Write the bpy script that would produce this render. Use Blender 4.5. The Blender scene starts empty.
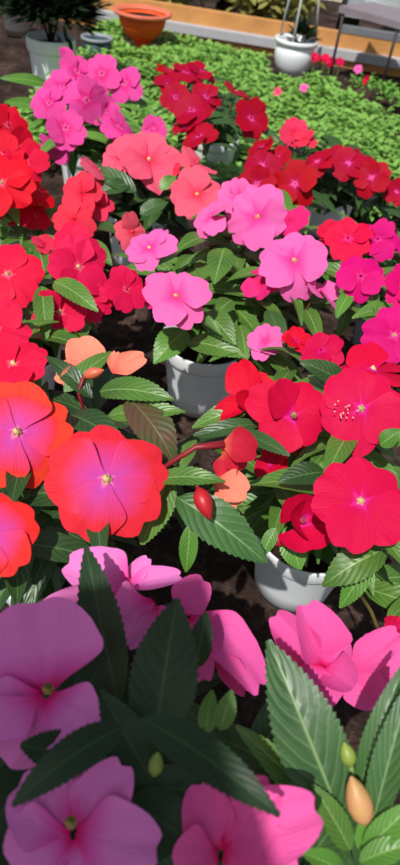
import bpy, math, random
from mathutils import Vector as V, noise
C = bpy.context.scene.collection
R = math.radians
PI = math.pi

# ------------------------------------------------------------------ camera
SUN = V((-.24, -.58, .95)).normalized()
CAM = V((0, 0, .74)); PITCH, ROLL, FPX = R(43), R(8), 641.0
fw = V((0, math.cos(PITCH), -math.sin(PITCH)))
r0 = V((1, 0, 0)); u0 = V((0, math.sin(PITCH), math.cos(PITCH)))
cu = (math.cos(ROLL)*u0 - math.sin(ROLL)*r0).normalized()
cr = (math.cos(ROLL)*r0 + math.sin(ROLL)*u0).normalized()
UP = V((0, 0, 1))

def ray(x, y): return fw + cr*((x-200)/FPX) - cu*((y-432.5)/FPX)
def at_t(x, y, t): return CAM + ray(x, y)*t
def at_z(x, y, z):
    d = ray(x, y); return CAM + d*((z-CAM.z)/d.z)
def depth(p): return (p-CAM).dot(fw)

# ------------------------------------------------------------------ mesh builder
class MB:
    def __init__(s): s.v, s.f, s.uv, s.m = [], [], [], []
    def grid(s, pts, uvs, nu, nv, mi=0):
        b = len(s.v); s.v += pts; s.uv += uvs
        for i in range(nu-1):
            for j in range(nv-1):
                a = b+i*nv+j
                s.f.append((a, a+1, a+nv+1, a+nv)); s.m.append(mi)
    def box(s, c, ax, ay, az, mi=0):
        b = len(s.v)
        for k in (-1, 1):
            for (i, j) in ((-1, -1), (1, -1), (1, 1), (-1, 1)):
                s.v.append(c+ax*i+ay*j+az*k); s.uv.append((0, 0))
        for q in ((0, 3, 2, 1), (4, 5, 6, 7), (0, 1, 5, 4), (1, 2, 6, 5), (2, 3, 7, 6), (3, 0, 4, 7)):
            s.f.append(tuple(b+i for i in q)); s.m.append(mi)
    def tube(s, path, rad, n=7, mi=0, cap=True):
        b = len(s.v); m = len(path)
        for i, p in enumerate(path):
            t = (path[min(i+1, m-1)]-path[max(i-1, 0)]).normalized()
            a = t.cross(V((0.31, 0.9, 0.17))).normalized(); c = t.cross(a)
            r = rad[i] if isinstance(rad, (list, tuple)) else rad
            for k in range(n):
                g = 2*PI*k/n
                s.v.append(p+(a*math.cos(g)+c*math.sin(g))*r); s.uv.append((i/max(1, m-1), k/n))
        for i in range(m-1):
            for k in range(n):
                k2 = (k+1) % n
                s.f.append((b+i*n+k, b+i*n+k2, b+(i+1)*n+k2, b+(i+1)*n+k)); s.m.append(mi)
        if cap:
            s.f.append(tuple(b+k for k in reversed(range(n)))); s.m.append(mi)
            s.f.append(tuple(b+(m-1)*n+k for k in range(n))); s.m.append(mi)
    def lathe(s, c, prof, n=40, mi=0, axis=UP):
        a = axis.cross(V((0.2, 1, 0.1))).normalized(); d = axis.cross(a).normalized()
        b = len(s.v); m = len(prof)
        for i, (r, z) in enumerate(prof):
            for k in range(n):
                g = 2*PI*k/n
                s.v.append(c+axis*z+(a*math.cos(g)+d*math.sin(g))*r); s.uv.append((i/(m-1), k/n))
        for i in range(m-1):
            for k in range(n):
                k2 = (k+1) % n
                s.f.append((b+i*n+k, b+i*n+k2, b+(i+1)*n+k2, b+(i+1)*n+k)); s.m.append(mi)
    def build(s, name, mats, parent=None, smooth=True, label=None):
        me = bpy.data.meshes.new(name)
        o0 = V(parent['_o']) if parent is not None and '_o' in parent else V((0, 0, 0))
        me.from_pydata([tuple(p-o0) for p in s.v], [], s.f)
        ul = me.uv_layers.new(name='UVMap')
        idx = [0]*len(me.loops); me.loops.foreach_get('vertex_index', idx)
        fl = [0.0]*(2*len(idx))
        for k, i in enumerate(idx): fl[2*k], fl[2*k+1] = s.uv[i]
        ul.data.foreach_set('uv', fl)
        if not isinstance(mats, (list, tuple)): mats = [mats]
        for m in mats: me.materials.append(m)
        me.polygons.foreach_set('material_index', s.m)
        me.polygons.foreach_set('use_smooth', [smooth]*len(s.f))
        me.update()
        ob = bpy.data.objects.new(name, me); C.objects.link(ob)
        if parent is not None:
            ob.parent = parent; ob['_o'] = tuple(o0)
        if label: ob['label'] = label
        return ob

def thing(name, loc, label, cat, group=None):
    o = bpy.data.objects.new(name, None); C.objects.link(o)
    o.location = loc; o.empty_display_size = .05
    o['label'] = label; o['category'] = cat; o['_o'] = tuple(loc)
    if group: o['group'] = group
    return o
def tag(o, label, cat, group=None, kind=None):
    o['label'] = label; o['category'] = cat
    if group: o['group'] = group
    if kind: o['kind'] = kind
    return o

# ------------------------------------------------------------------ materials
def srgb(c):
    out = []
    for x in c:
        x /= 255.0
        out.append(x/12.92 if x <= .04045 else ((x+.055)/1.055)**2.4)
    return (*out, 1.0)
class NT:
    def __init__(s, name):
        s.mat = bpy.data.materials.new(name); s.mat.use_nodes = True
        s.t = s.mat.node_tree; s.t.nodes.clear()
        s.out = s.n('ShaderNodeOutputMaterial')
    def n(s, typ, **kw):
        o = s.t.nodes.new(typ)
        for k, v in kw.items(): setattr(o, k, v)
        return o
    def set(s, sock, v):
        if isinstance(v, bpy.types.NodeSocket): s.t.links.new(v, sock)
        else: sock.default_value = v
    def math(s, op, a, b=0.0, c=0.0, clamp=False):
        o = s.n('ShaderNodeMath', operation=op); o.use_clamp = clamp
        s.set(o.inputs[0], a); s.set(o.inputs[1], b); s.set(o.inputs[2], c)
        return o.outputs[0]
    def mix(s, f, a, b, mode='MIX'):
        o = s.n('ShaderNodeMix', data_type='RGBA', blend_type=mode)
        s.set(o.inputs[0], f); s.set(o.inputs[6], a); s.set(o.inputs[7], b)
        return o.outputs[2]
    def noise(s, scale, detail=3.0, vec=None, rough=.5):
        o = s.n('ShaderNodeTexNoise'); o.inputs['Scale'].default_value = scale
        o.inputs['Detail'].default_value = detail; o.inputs['Roughness'].default_value = rough
        if vec: s.t.links.new(vec, o.inputs['Vector'])
        return o.outputs['Fac']
    def ramp(s, f, stops):
        o = s.n('ShaderNodeValToRGB'); e = o.color_ramp.elements
        while len(e) < len(stops): e.new(.5)
        for q, (p, c) in zip(e, stops): q.position = p; q.color = c
        s.set(o.inputs[0], f); return o.outputs[0]
    def uv(s):
        o = s.n('ShaderNodeUVMap'); o.uv_map = 'UVMap'
        x = s.n('ShaderNodeSeparateXYZ'); s.t.links.new(o.outputs[0], x.inputs[0])
        return x.outputs[0], x.outputs[1]
    def pos(s): return s.n('ShaderNodeNewGeometry').outputs['Position']
    def bump(s, h, strength=.3, dist=.002):
        o = s.n('ShaderNodeBump'); o.inputs['Strength'].default_value = strength
        o.inputs['Distance'].default_value = dist; s.set(o.inputs['Height'], h); return o.outputs[0]
    def bsdf(s, col, rough=.5, spec=.5, normal=None, trans=0.0, tcol=None, **kw):
        p = s.n('ShaderNodeBsdfPrincipled'); s.set(p.inputs['Base Color'], col)
        s.set(p.inputs['Roughness'], rough); p.inputs['Specular IOR Level'].default_value = spec
        for k, v in kw.items(): p.inputs[k.replace('_', ' ')].default_value = v
        if normal is not None: s.set(p.inputs['Normal'], normal)
        res = p.outputs[0]
        if trans:
            t = s.n('ShaderNodeBsdfTranslucent'); s.set(t.inputs[0], tcol if tcol is not None else col)
            if normal is not None: s.set(t.inputs['Normal'], normal)
            m = s.n('ShaderNodeMixShader'); m.inputs[0].default_value = trans
            s.t.links.new(res, m.inputs[1]); s.t.links.new(t.outputs[0], m.inputs[2]); res = m.outputs[0]
        s.t.links.new(res, s.out.inputs[0])
        return s.mat

def petal_mat(name, eye, mid, edge, back=None, p1=.28, p2=.62, lobe=0., streak=.22):
    t = NT(name); u, v = t.uv()
    sv = t.n('ShaderNodeCombineXYZ'); t.set(sv.inputs[0], t.math('MULTIPLY', u, 1.2)); t.set(sv.inputs[1], t.math('MULTIPLY', v, 22.0))
    ns = t.noise(1.6, 3, sv.outputs[0])
    oi = t.n('ShaderNodeObjectInfo').outputs['Random']
    f = t.math('ADD', u, t.math('MULTIPLY', t.math('SUBTRACT', ns, .5), streak))
    if lobe: f = t.math('ADD', f, t.math('MULTIPLY', t.math('POWER', t.math('MULTIPLY', t.math('ABSOLUTE', t.math('SUBTRACT', v, .5)), 2.0), 1.6), lobe))
    col = t.ramp(f, [(0.03, srgb(eye)), (p1, srgb(mid)), (p2, srgb(edge)), (1, srgb(edge))])
    hs = t.n('ShaderNodeHueSaturation'); t.set(hs.inputs['Color'], col)
    t.set(hs.inputs['Value'], t.math('ADD', .93, t.math('MULTIPLY', oi, .12)))
    t.set(hs.inputs['Hue'], t.math('ADD', .4945, t.math('MULTIPLY', oi, .011)))
    col = hs.outputs[0]
    if back:
        g = t.n('ShaderNodeNewGeometry').outputs['Backfacing']
        col = t.mix(g, col, srgb(back))
    h = t.math('ADD', t.math('MULTIPLY', ns, .7), t.math('MULTIPLY', t.noise(180, 2, t.pos()), .25))
    return t.bsdf(col, .55, .12, t.bump(h, .4, .003), .2)

def leaf_mat(name, dark, light, vein, tint=None, spec=.5, rough=.4, bump=.17):
    t = NT(name); u, v = t.uv()
    av = t.math('MULTIPLY', t.math('ABSOLUTE', t.math('SUBTRACT', v, .5)), 2.0)
    ph = t.math('SUBTRACT', t.math('ADD', t.math('MULTIPLY', u, 8.5), t.math('MULTIPLY', t.noise(40, 2, t.pos()), .9)), t.math('MULTIPLY', t.math('POWER', av, 1.3), 2.3))
    tri = t.math('ABSOLUTE', t.math('SUBTRACT', t.math('FRACT', ph), .5))       # .5 on a vein
    side = t.math('MULTIPLY', t.math('SUBTRACT', tri, .40), 10.0, clamp=True)
    mid = t.math('SUBTRACT', 1.0, t.math('MULTIPLY', av, 13.0), clamp=True)
    vv = t.math('MAXIMUM', t.math('MULTIPLY', side, .3), t.math('MULTIPLY', mid, .85))
    oi = t.n('ShaderNodeObjectInfo').outputs['Random']
    nz = t.noise(22, 3, t.pos())
    k = t.math('ADD', t.math('MULTIPLY', nz, 1.1), t.math('SUBTRACT', t.math('MULTIPLY', oi, .4), .25), clamp=True)
    col = t.mix(k, srgb(dark), srgb(light))
    if tint: col = t.mix(t.math('MULTIPLY', t.math('SUBTRACT', t.noise(30, 2, t.pos()), .42), 5, clamp=True), col, srgb(tint))
    col = t.mix(vv, col, srgb(vein))
    pill = t.math('SUBTRACT', t.math('MULTIPLY', t.math('SUBTRACT', .5, tri), 1.6), t.math('MULTIPLY', mid, .8))
    h = t.math('ADD', pill, t.math('MULTIPLY', t.noise(260, 2, t.pos()), .35))
    return t.bsdf(col, rough, spec, t.bump(h, bump, .003), .16, t.mix(.5, col, srgb((120, 170, 40))))

M = {}
M['A'] = petal_mat('petal_orange_violet', (252, 150, 165), (208, 74, 172), (228, 46, 42), (218, 66, 58), .15, .72, lobe=.26, streak=.16)
M['Aback'] = petal_mat('petal_peach', (235, 90, 80), (238, 128, 108), (240, 140, 118))
M['Ared'] = petal_mat('petal_back_red', (225, 110, 80), (200, 40, 60), (206, 36, 58))
M['B'] = petal_mat('petal_scarlet', (232, 40, 150), (212, 8, 76), (214, 12, 62), None, .14, .34)
M['C'] = petal_mat('petal_pink', (240, 60, 130), (234, 70, 158), (240, 106, 178), (228, 50, 120), .14, .4)
M['Cd'] = petal_mat('petal_rose', (225, 30, 100), (226, 44, 118), (224, 40, 120))
M['D'] = petal_mat('petal_crimson', (245, 100, 130), (224, 18, 76), (226, 24, 78), None, .12, .3)
M['E'] = petal_mat('petal_magenta', (230, 60, 150), (212, 6, 104), (216, 10, 116), None, .15, .4)
M['Er'] = petal_mat('petal_cherry', (240, 60, 150), (214, 8, 76), (218, 12, 72), None, .15, .4)
M['F'] = petal_mat('petal_coral', (235, 40, 70), (234, 68, 100), (240, 92, 118), None, .15, .4)
M['Fr'] = petal_mat('petal_coral_red', (225, 25, 60), (226, 40, 78), (230, 52, 86), None, .15, .4)
M['G'] = petal_mat('petal_red', (240, 90, 120), (212, 10, 52), (216, 12, 50), None, .12, .3)
M['H'] = petal_mat('petal_orchid', (240, 110, 170), (226, 36, 132), (232, 74, 158), None, .14, .4)
M['I'] = petal_mat('petal_dark_red', (240, 90, 170), (182, 10, 66), (176, 6, 38), None, .14, .45)
M['J'] = petal_mat('petal_lilac', (226, 20, 110), (232, 92, 178), (236, 130, 202), (232, 112, 186), .2, .42)
M['K'] = petal_mat('petal_hot_pink', (222, 20, 90), (230, 74, 148), (233, 92, 164), (228, 84, 150), .12, .4)
M['leaf'] = leaf_mat('leaf_green', (48, 86, 30), (104, 146, 56), (150, 180, 108))
M['leafd'] = leaf_mat('leaf_deep_green', (30, 56, 28), (64, 98, 44), (96, 130, 74))
M['leafb'] = leaf_mat('leaf_bronze', (60, 70, 36), (92, 96, 50), (110, 122, 70), (98, 68, 54))
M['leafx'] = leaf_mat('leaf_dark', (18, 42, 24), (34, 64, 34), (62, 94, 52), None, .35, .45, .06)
M['leafk'] = leaf_mat('leaf_glossy', (38, 74, 36), (70, 112, 56), (140, 170, 110), None, .5, .4)
M['leafl'] = leaf_mat('leaf_bright', (70, 118, 40), (98, 148, 56), (150, 190, 100))
M['leafs'] = leaf_mat('leaf_seedling', (84, 140, 48), (146, 192, 88), (160, 200, 110), rough=.5)
def plain(name, c, rough=.5, spec=.4, nscale=40, var=.15, bump=.1, c2=None, trans=0):
    t = NT(name); nz = t.noise(nscale, 4, t.pos())
    d = c2 if c2 else tuple(x*(1-var) for x in c)
    return t.bsdf(t.mix(nz, srgb(d), srgb(c)), rough, spec, t.bump(nz, bump, .003), trans)
M['pot'] = plain('plastic_grey_white', (234, 238, 238), .42, .4, 25, .06, .03)
M['potd'] = plain('plastic_grey', (150, 152, 160), .45, .4, 25, .08, .03)
M['white'] = plain('plastic_white', (232, 234, 236), .4, .4, 20, .06, .03)
M['soil'] = plain('potting_soil', (58, 44, 36), .95, .1, 120, .6, 1.0)
M['stem'] = plain('stem_red_green', (120, 70, 48), .5, .4, 60, .2, .05, (92, 110, 50))
M['stemr'] = plain('stem_red', (150, 34, 40), .45, .4, 60, .25, .05)
M['stemg'] = plain('stem_green', (110, 146, 62), .45, .4, 60, .25, .05)
M['eye'] = plain('anther_cream', (240, 214, 150), .6, .3, 300, .2, .1)
M['eyep'] = plain('anther_pink', (238, 120, 150), .6, .3, 300, .2, .1)
M['eyeg'] = plain('anther_olive', (170, 160, 80), .6, .3, 300, .3, .1)
M['budred'] = plain('bud_red', (205, 34, 44), .4, .4, 90, .35, .05)
M['budpeach'] = plain('bud_peach', (226, 110, 80), .4, .4, 90, .25, .05)
M['budgreen'] = plain('bud_green_pink', (216, 112, 104), .45, .4, 50, .3, .05, (170, 160, 84))
M['budolive'] = plain('bud_green', (150, 172, 74), .45, .4, 50, .3, .05)
M['wood'] = plain('wood_orange', (222, 158, 92), .7, .25, 14, .25, .2)
M['board'] = plain('board_white', (184, 184, 186), .7, .25, 20, .12, .1)
M['cloth'] = plain('added_canopy_cloth', (232, 228, 230), .8, .1, 60, .06, .1, None, .92)  # for the added canopy only, translucent to soften its shade on the lilac blooms
M['rail'] = plain('rail_grey', (120, 122, 126), .6, .3, 30, .15, .1)
M['terra'] = plain('terracotta', (240, 88, 26), .6, .3, 30, .15, .1)
M['terral'] = plain('terracotta_light', (232, 120, 92), .6, .3, 30, .15, .1)
M['teal'] = plain('teal_plastic', (44, 74, 80), .5, .4, 30, .2, .05)
M['dark'] = plain('dark_metal', (46, 44, 46), .5, .4, 30, .2, .05)
M['grey'] = plain('grey_laminate', (140, 128, 134), .55, .3, 18, .12, .03)
M['bark'] = plain('bark', (70, 60, 50), .9, .1, 30, .4, .6)
M['conifer'] = plain('conifer_needles', (44, 66, 40), .6, .3, 60, .45, .1, None, .1)
M['olive'] = plain('olive_leaves', (168, 166, 76), .6, .3, 12, .55, .1, (110, 104, 66), .2)
M['pollen'] = plain('pollen', (246, 196, 190), .8, .2, 200, .1, .1)
def ground_mat():
    t = NT('garden_soil'); p = t.pos()
    a = t.noise(9, 5, p); b = t.noise(70, 4, p, .65)
    col = t.ramp(t.math('ADD', t.math('MULTIPLY', a, .55), t.math('MULTIPLY', b, .45)),
                 [(.32, srgb((26, 20, 18))), (.5, srgb((56, 43, 38))), (.62, srgb((88, 70, 62))), (.75, srgb((150, 128, 116)))])
    return t.bsdf(col, .95, .1, t.bump(b, .9, .012))
M['ground'] = ground_mat()
def yard_mat():
    t = NT('yard_earth'); p = t.pos()
    col = t.ramp(t.noise(4.5, 5, p), [(.3, srgb((104, 94, 74))), (.48, srgb((160, 150, 120))), (.62, srgb((216, 214, 204)))])
    return t.bsdf(col, .95, .1)
M['yard'] = yard_mat()
def glass_mat():
    t = NT('hazy_glazing'); p = t.pos()
    tr = t.n('ShaderNodeBsdfTransparent'); tr.inputs[0].default_value = (.82, .86, .88, 1)
    df = t.n('ShaderNodeBsdfPrincipled'); df.inputs['Base Color'].default_value = srgb((205, 212, 218)); df.inputs['Roughness'].default_value = .2
    m = t.n('ShaderNodeMixShader'); t.set(m.inputs[0], t.math('MULTIPLY', t.noise(9, 4, p), .75))
    t.t.links.new(tr.outputs[0], m.inputs[1]); t.t.links.new(df.outputs[0], m.inputs[2])
    t.t.links.new(m.outputs[0], t.out.inputs[0]); return t.mat
M['glass'] = glass_mat()

# ------------------------------------------------------------------ petals, leaves, buds
def sm(a, b, x):
    x = max(0.0, min(1.0, (x-a)/(b-a))); return x*x*(3-2*x)

def petal(mb, base, d, n, L, W, cup=.1, curl=0., notch=.1, rip=.03, ph=0., nu=9, nv=11, roll=0.):
    """heart-shaped petal: base point, direction d, face normal n, length L, half width W"""
    d = d.normalized(); n = (n-d*n.dot(d)).normalized(); c = d.cross(n)
    pts, uvs = [], []
    for i in range(nu):
        u = i/(nu-1)
        g = .13+.87*sm(-.1, .85, u)
        for j in range(nv):
            v = -1+2*j/(nv-1)
            e = (1-(.94*v)**2)**.36
            e = max(e, .46)-notch*math.exp(-(v/.22)**2)*sm(.3, 1, u)
            y = L*u*e; x = W*v*g
            r = u*e
            z = L*(cup*(v*g)**2 + curl*r*r + rip*math.sin(3.1*PI*v+ph)*r*r + rip*.7*math.sin(5.3*v+ph*2)*r**3 - .02*math.exp(-(v/.12)**2)*r)
            if roll: z -= roll*L*max(0., r-.55)**2*2.2
            pts.append(base+d*y+c*x+n*z); uvs.append((r, j/(nv-1)))
    mb.grid(pts, uvs, nu, nv)

def leaf(mb, p0, p1, n, W, bend=.12, fold=.16, teeth=0, nu=9, nv=5, wave=0., ph=0., droop=0.):
    """lance leaf from p0 to p1, width 2W, upper face along n"""
    ax = p1-p0; L = ax.length; t0 = ax/L; n = (n-t0*n.dot(t0)).normalized()
    if teeth: nu = teeth*2+1; nv = 9
    pts, uvs = [], []
    for i in range(nu):
        u = i/(nu-1)
        up = 4*u*(1-u)*bend*L - droop*L*u*u
        tan = (t0*L + n*(4*(1-2*u)*bend*L - 2*droop*L*u)).normalized()
        c = tan.cross(n).normalized(); nn = c.cross(tan)
        w = W*2.75*(u**.72)*((1-u)**1.02)+.0005
        tooth = 0.
        if teeth and 1 <= i < nu-1 and i % 2: tooth = 1.
        for j in range(nv):
            v = -1+2*j/(nv-1)
            ww = w*v; back = 0.
            if abs(v) > .99 and tooth: ww *= 1.07; ww += math.copysign(.008*L*.4, v); back = -.014*L
            z = fold*w*abs(v)**1.2*1.2 + wave*W*math.sin(u*9+ph)*v
            p = p0+t0*(L*u)+n*up+c*ww+nn*z-tan*back
            pts.append(p); uvs.append((u, j/(nv-1)))
    mb.grid(pts, uvs, nu, nv)

def bud(mb, p0, p1, r, n=12):
    ax = (p1-p0); L = ax.length; a = ax/L
    prof = [(.001, 0), (.45*r, .05*L), (.85*r, .2*L), (r, .4*L), (.9*r, .6*L), (.6*r, .8*L), (.25*r, .94*L), (.0005, L)]
    mb.lathe(p0, prof, n, 0, a)

def tocam(p): return (CAM-p).normalized()

def tilt_n(p, a, b, upw=.35):
    return (tocam(p)+UP*upw+cr*a+cu*b).normalized()

rnd = random.Random(5)
def flower(root, x, y, w, z, mat, ta=None, tb=None, spin=None, cup=None, eye='eye', hub=None, t=None, asp=1., petals=5, label=None):
    p = at_z(x, y, z) if t is None else at_t(x, y, t)
    loose = 1. if w < 80 else .35
    if w >= 80: asp *= 1.08
    size = w*depth(p)/FPX*(.87 if w < 57 else .95 if w < 80 else .96); L = size*.53
    ta = (0. if ta is None else ta)+rnd.uniform(-.4, .4)*loose
    tb = (0. if tb is None else tb)+rnd.uniform(-.25, .45)*loose
    if w < 57 and rnd.random() < .38:            # some blooms of a cluster look aside or up
        g = rnd.uniform(0, 2*PI); ta += .95*math.cos(g); tb += .35+.7*math.sin(g)
    spin = (0. if spin is None else spin)+rnd.uniform(-30, 30)*loose
    cup = (.1 if cup is None else cup)+rnd.uniform(-.02, .3)*loose*loose
    n = tilt_n(p, ta, tb)
    ex = (cr-n*cr.dot(n)).normalized(); ey = n.cross(ex).normalized()
    mb = MB(); big = w > 55
    # two lower petals wider, two sides, the standard at the back, each on its own layer
    spec = [(90, 1.0, .62, 0), (166, 1.0, .60, 2), (14, 1.0, .60, 1), (234, 1.08, .60, 4), (306, 1.08, .60, 3)][:petals]
    for (ang, l, wd, lay) in spec:
        a = R(ang+spin+rnd.uniform(-9, 9)); d = ex*math.cos(a)+ey*math.sin(a)
        dd = (d+n*(cup*.9-.02*lay+rnd.uniform(-.28, .3)*loose)).normalized()
        petal(mb, p+d*.03*L+n*lay*(.03 if w < 80 else .016)*L, dd, n+d.cross(n)*rnd.uniform(-.35, .35)*loose, L*l*rnd.uniform(.92, 1.06), L*wd*rnd.uniform(.86, 1.0)*asp,
              cup=rnd.uniform(-.10, .0)+cup*.2, curl=rnd.uniform(-.38, .06)*(.4+.6*loose), notch=rnd.uniform(.07, .17), rip=rnd.uniform(.015, .04),
              ph=rnd.uniform(0, 6), nu=10 if big else 7, nv=13 if big else 9)
    f = mb.build('flower', mat, root, label=label)
    if eye and w > 26:
        e = MB(); r = .055*L
        bud(e, p+n*.0*L, p+n*.20*L+ey*.03*L, r*1.25, 10)
        for k in range(5):
            g = 2*PI*k/5; q = p+(ex*math.cos(g)+ey*math.sin(g))*r*1.2+n*.02*L
            bud(e, q, q+n*.1*L, r*.55, 7)
        e.build('flower_eye', M[eye] if big else mat, f)
    if hub is not None:
        s = MB(); q = p-n*.012; m = (p+hub)/2-UP*.01; m2 = p-n*.03-UP*.012
        s.tube([q, m2, m, hub], [.0016, .0015, .0018, .002], 6)
        s.build('pedicel', M['stem'], f)
    return p

def xleaf(root, a, b, w, mat, n=(0, 0), bend=.1, fold=.16, teeth=16, wave=.06, label=None, upw=.25, droop=0., name='leaf'):
    """one photographed leaf: base (x, y, depth), tip (x, y, depth), width in pixels"""
    p0, p1 = at_t(*a), at_t(*b); m = (p0+p1)/2
    mb = MB(); leaf(mb, p0, p1, tilt_n(m, n[0], n[1], upw), w*depth(m)/FPX/2, bend, fold, teeth, wave=wave, ph=rnd.uniform(0, 6), droop=droop)
    return mb.build(name, M[mat], root, label=label)

def zt(x, y, z): return depth(at_z(x, y, z))

def xflower(root, mat, petals, eye=None, eyemat='eye', label=None):
    """flower with individually posed petals: (base x,y,t, tip x,y,t, width px, tilt a, tilt b, cup, curl, roll)"""
    mb = MB()
    for (x0, y0, t0, x1, y1, t1, w, a, b, cup, curl, rl) in petals:
        p0, p1 = at_t(x0, y0, t0), at_t(x1, y1, t1); m = (p0+p1)/2
        petal(mb, p0, p1-p0, tilt_n(m, a, b, 0), (p1-p0).length*1.08, w*depth(m)/FPX/2, cup, curl, .09, .025, rnd.uniform(0, 6), 12, 15, rl)
    f = mb.build('flower', mat, root, label=label)
    if eye:
        x, y, t = eye; p = at_t(x, y, t); n = tilt_n(p, 0, .1, 0); e = MB()
        for k in range(6):
            g = 2*PI*k/6; q = p+(cr*math.cos(g)+cu*math.sin(g))*.0016
            bud(e, q, q+n*.008+cu*.001, .0013, 7)
        bud(e, p, p+n*.01, .002, 8)
        e.build('flower_eye', M[eyemat], f)
    return f

def make_pot(root, c, r=.068, h=.125, mat='pot'):
    k = r/.068; z = h/.125
    b = MB()
    b.lathe(c, [(.0, .002*z), (.044*k, .002*z), (.046*k, .0), (.049*k, .012*z), (.0515*k, .014*z), (.055*k, .04*z), (.062*k, .098*z), (.0625*k, .10*z)], 44)
    o = b.build('pot', M[mat], root)
    q = MB()
    q.lathe(c, [(.0625*k, .099*z), (.0665*k, .100*z), (.068*k, .103*z), (.0695*k, .122*z), (.0685*k, .125*z), (.0665*k, .124*z), (.063*k, .10*z)], 44)
    q.build('rim', M[mat], o)
    s = MB(); s.lathe(c, [(.0001, .110*z), (.03*k, .112*z), (.055*k, .109*z), (.0648*k, .107*z)], 30)
    s.build('soil', M['soil'], root)

CLEAR = []      # (x0, y0, x1, y1, depth): nothing of the loose foliage grows across these gaps
SUNLIT = []     # points the sun reaches through a gap in the leaves
def project(p):
    d = p-CAM; t = max(1e-3, d.dot(fw)); return 200+FPX*d.dot(cr)/t, 432.5-FPX*d.dot(cu)/t, t
def blocked(ps):
    for p in ps:
        x, y, t = project(p)
        for (a, b, c, d, e) in CLEAR:
            if a < x < c and b < y < d and t < e: return True
        for (q, rad) in SUNLIT:
            v = p-q; k = v.dot(SUN)
            if k > .01 and (v-SUN*k).length < rad: return True
    return False
def fill_leaves(mb, c, dirs, rr, n, zr, ln, w, teeth=0):
    """whorls of leaves round a stem tip c"""
    g0 = rr.uniform(0, 6)
    for k in range(n):
        g = g0+2*PI*k/n+rr.uniform(-.3, .3)
        h = V((math.cos(g), math.sin(g), 0))
        l = ln*rr.uniform(.75, 1.15); el = rr.uniform(*zr)
        p0 = c+h*.006; p1 = p0+h*l*math.cos(el)+UP*l*math.sin(el)
        if blocked([p0*.7+p1*.3, p0*.4+p1*.6, p0*.1+p1*.9]): continue
        leaf(mb, p0, p1, UP+h*-.1+V((rr.uniform(-.35, .35), rr.uniform(-.35, .35), 0)), l*w*.86*rr.uniform(.85, 1.15), rr.uniform(.04, .12), rr.uniform(.1, .3), 0, 9, 5, .08, rr.uniform(0, 6), rr.uniform(0, .2))

def potted(label, base, flowers, mat, leafmat='leaf', pot='pot', rpot=.068, hpot=.125, ln=.082, seed=1, nlow=5, extra=(), group=None, eye='eye', top=.0):
    root = thing('potted_impatiens', base, label, 'potted flower', 'potted impatiens in bloom')
    make_pot(root, base, rpot, hpot, pot)
    rr = random.Random(seed); soil = base+UP*(hpot*.88)
    pts = []
    for f in flowers:
        f = dict(zip(('x', 'y', 'w', 'z', 'ta', 'tb', 'spin', 'cup', 'mat'), f)) if isinstance(f, tuple) else dict(f)
        f.setdefault('mat', None)
        m = M[f.pop('mat') or mat]
        p = at_z(f['x'], f['y'], f['z']) if f.get('t') is None else at_t(f['x'], f['y'], f['t'])
        hub = soil*.35+p*.65; hub.z = p.z-.07
        flower(root, mat=m, hub=hub, eye=f.pop('eye', eye), **f)
        pts.append((p, hub))
    # main stems: one to each group of flowers, leaves whorled along them
    fol = MB(); ends = []
    for (p, hub) in pts:
        if all((hub-e).length > .045 for e in ends): ends.append(hub)
    for q in extra: ends.append(V(q))
    for i, e in enumerate(ends):
        s = MB(); a = 2*PI*i/len(ends); b0 = soil+V((math.cos(a), math.sin(a), 0))*.018-UP*.01
        m = b0*.5+e*.5; m.x = b0.x*.65+e.x*.35; m.y = b0.y*.65+e.y*.35
        s.tube([b0, m, e], [.005, .0042, .003], 8)
        s.build('stem', M['stem'], root)
        fill_leaves(fol, e+UP*.004, None, rr, 7, (-.25, .35), ln, .19)
        fill_leaves(fol, m*.4+e*.6, None, rr, 6, (-.45, .2), ln*1.1, .19)
    for (p, hub) in pts:
        fill_leaves(fol, p*.75+hub*.25-UP*.012, None, rr, 3, (-.3, .25), ln*.85, .2)
    for k in range(nlow):
        a = rr.uniform(0, 2*PI); c = soil+V((math.cos(a)*rr.uniform(0, .05), math.sin(a)*rr.uniform(0, .05), rr.uniform(.03, .1)))
        fill_leaves(fol, c, None, rr, 6, (-.5, .15), ln, .2)
    fol.build('foliage', M[leafmat], root)
    return root

def xbud(root, a, b, r, mat, stem=None, smat='stemr', label=None):
    p0, p1 = at_t(*a), at_t(*b); mb = MB(); bud(mb, p0, p1, r)
    o = mb.build('bud', M[mat], root, label=label)
    if stem:
        s = MB(); s.tube([p0]+[at_t(*q) for q in stem], .0016, 7); s.build('pedicel', M[smat], o)
    return o

def gz(x, y): 
    p = at_z(x, y, 0); return p

# ------------------------------------------------------------------ the plants
CLEAR += [(284, 494, 338, 552, .53), (236, 556, 332, 614, .95), (160, 364, 236, 428, 1.2), (46, 160, 72, 204, 1.6), (100, 305, 156, 345, .9), (236, 566, 262, 640, .9), (300, 606, 400, 640, .9), (200, 575, 240, 600, .9)]
SUNLIT += [(at_t(262, 582, .83), .03), (at_t(285, 598, .83), .025), (at_t(180, 395, 1.05), .04), (at_t(174, 412, 1.05), .035), (at_t(180, 378, 1.02), .04), (at_t(205, 385, 1.02), .03), (at_t(248, 600, .88), .02)]
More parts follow.
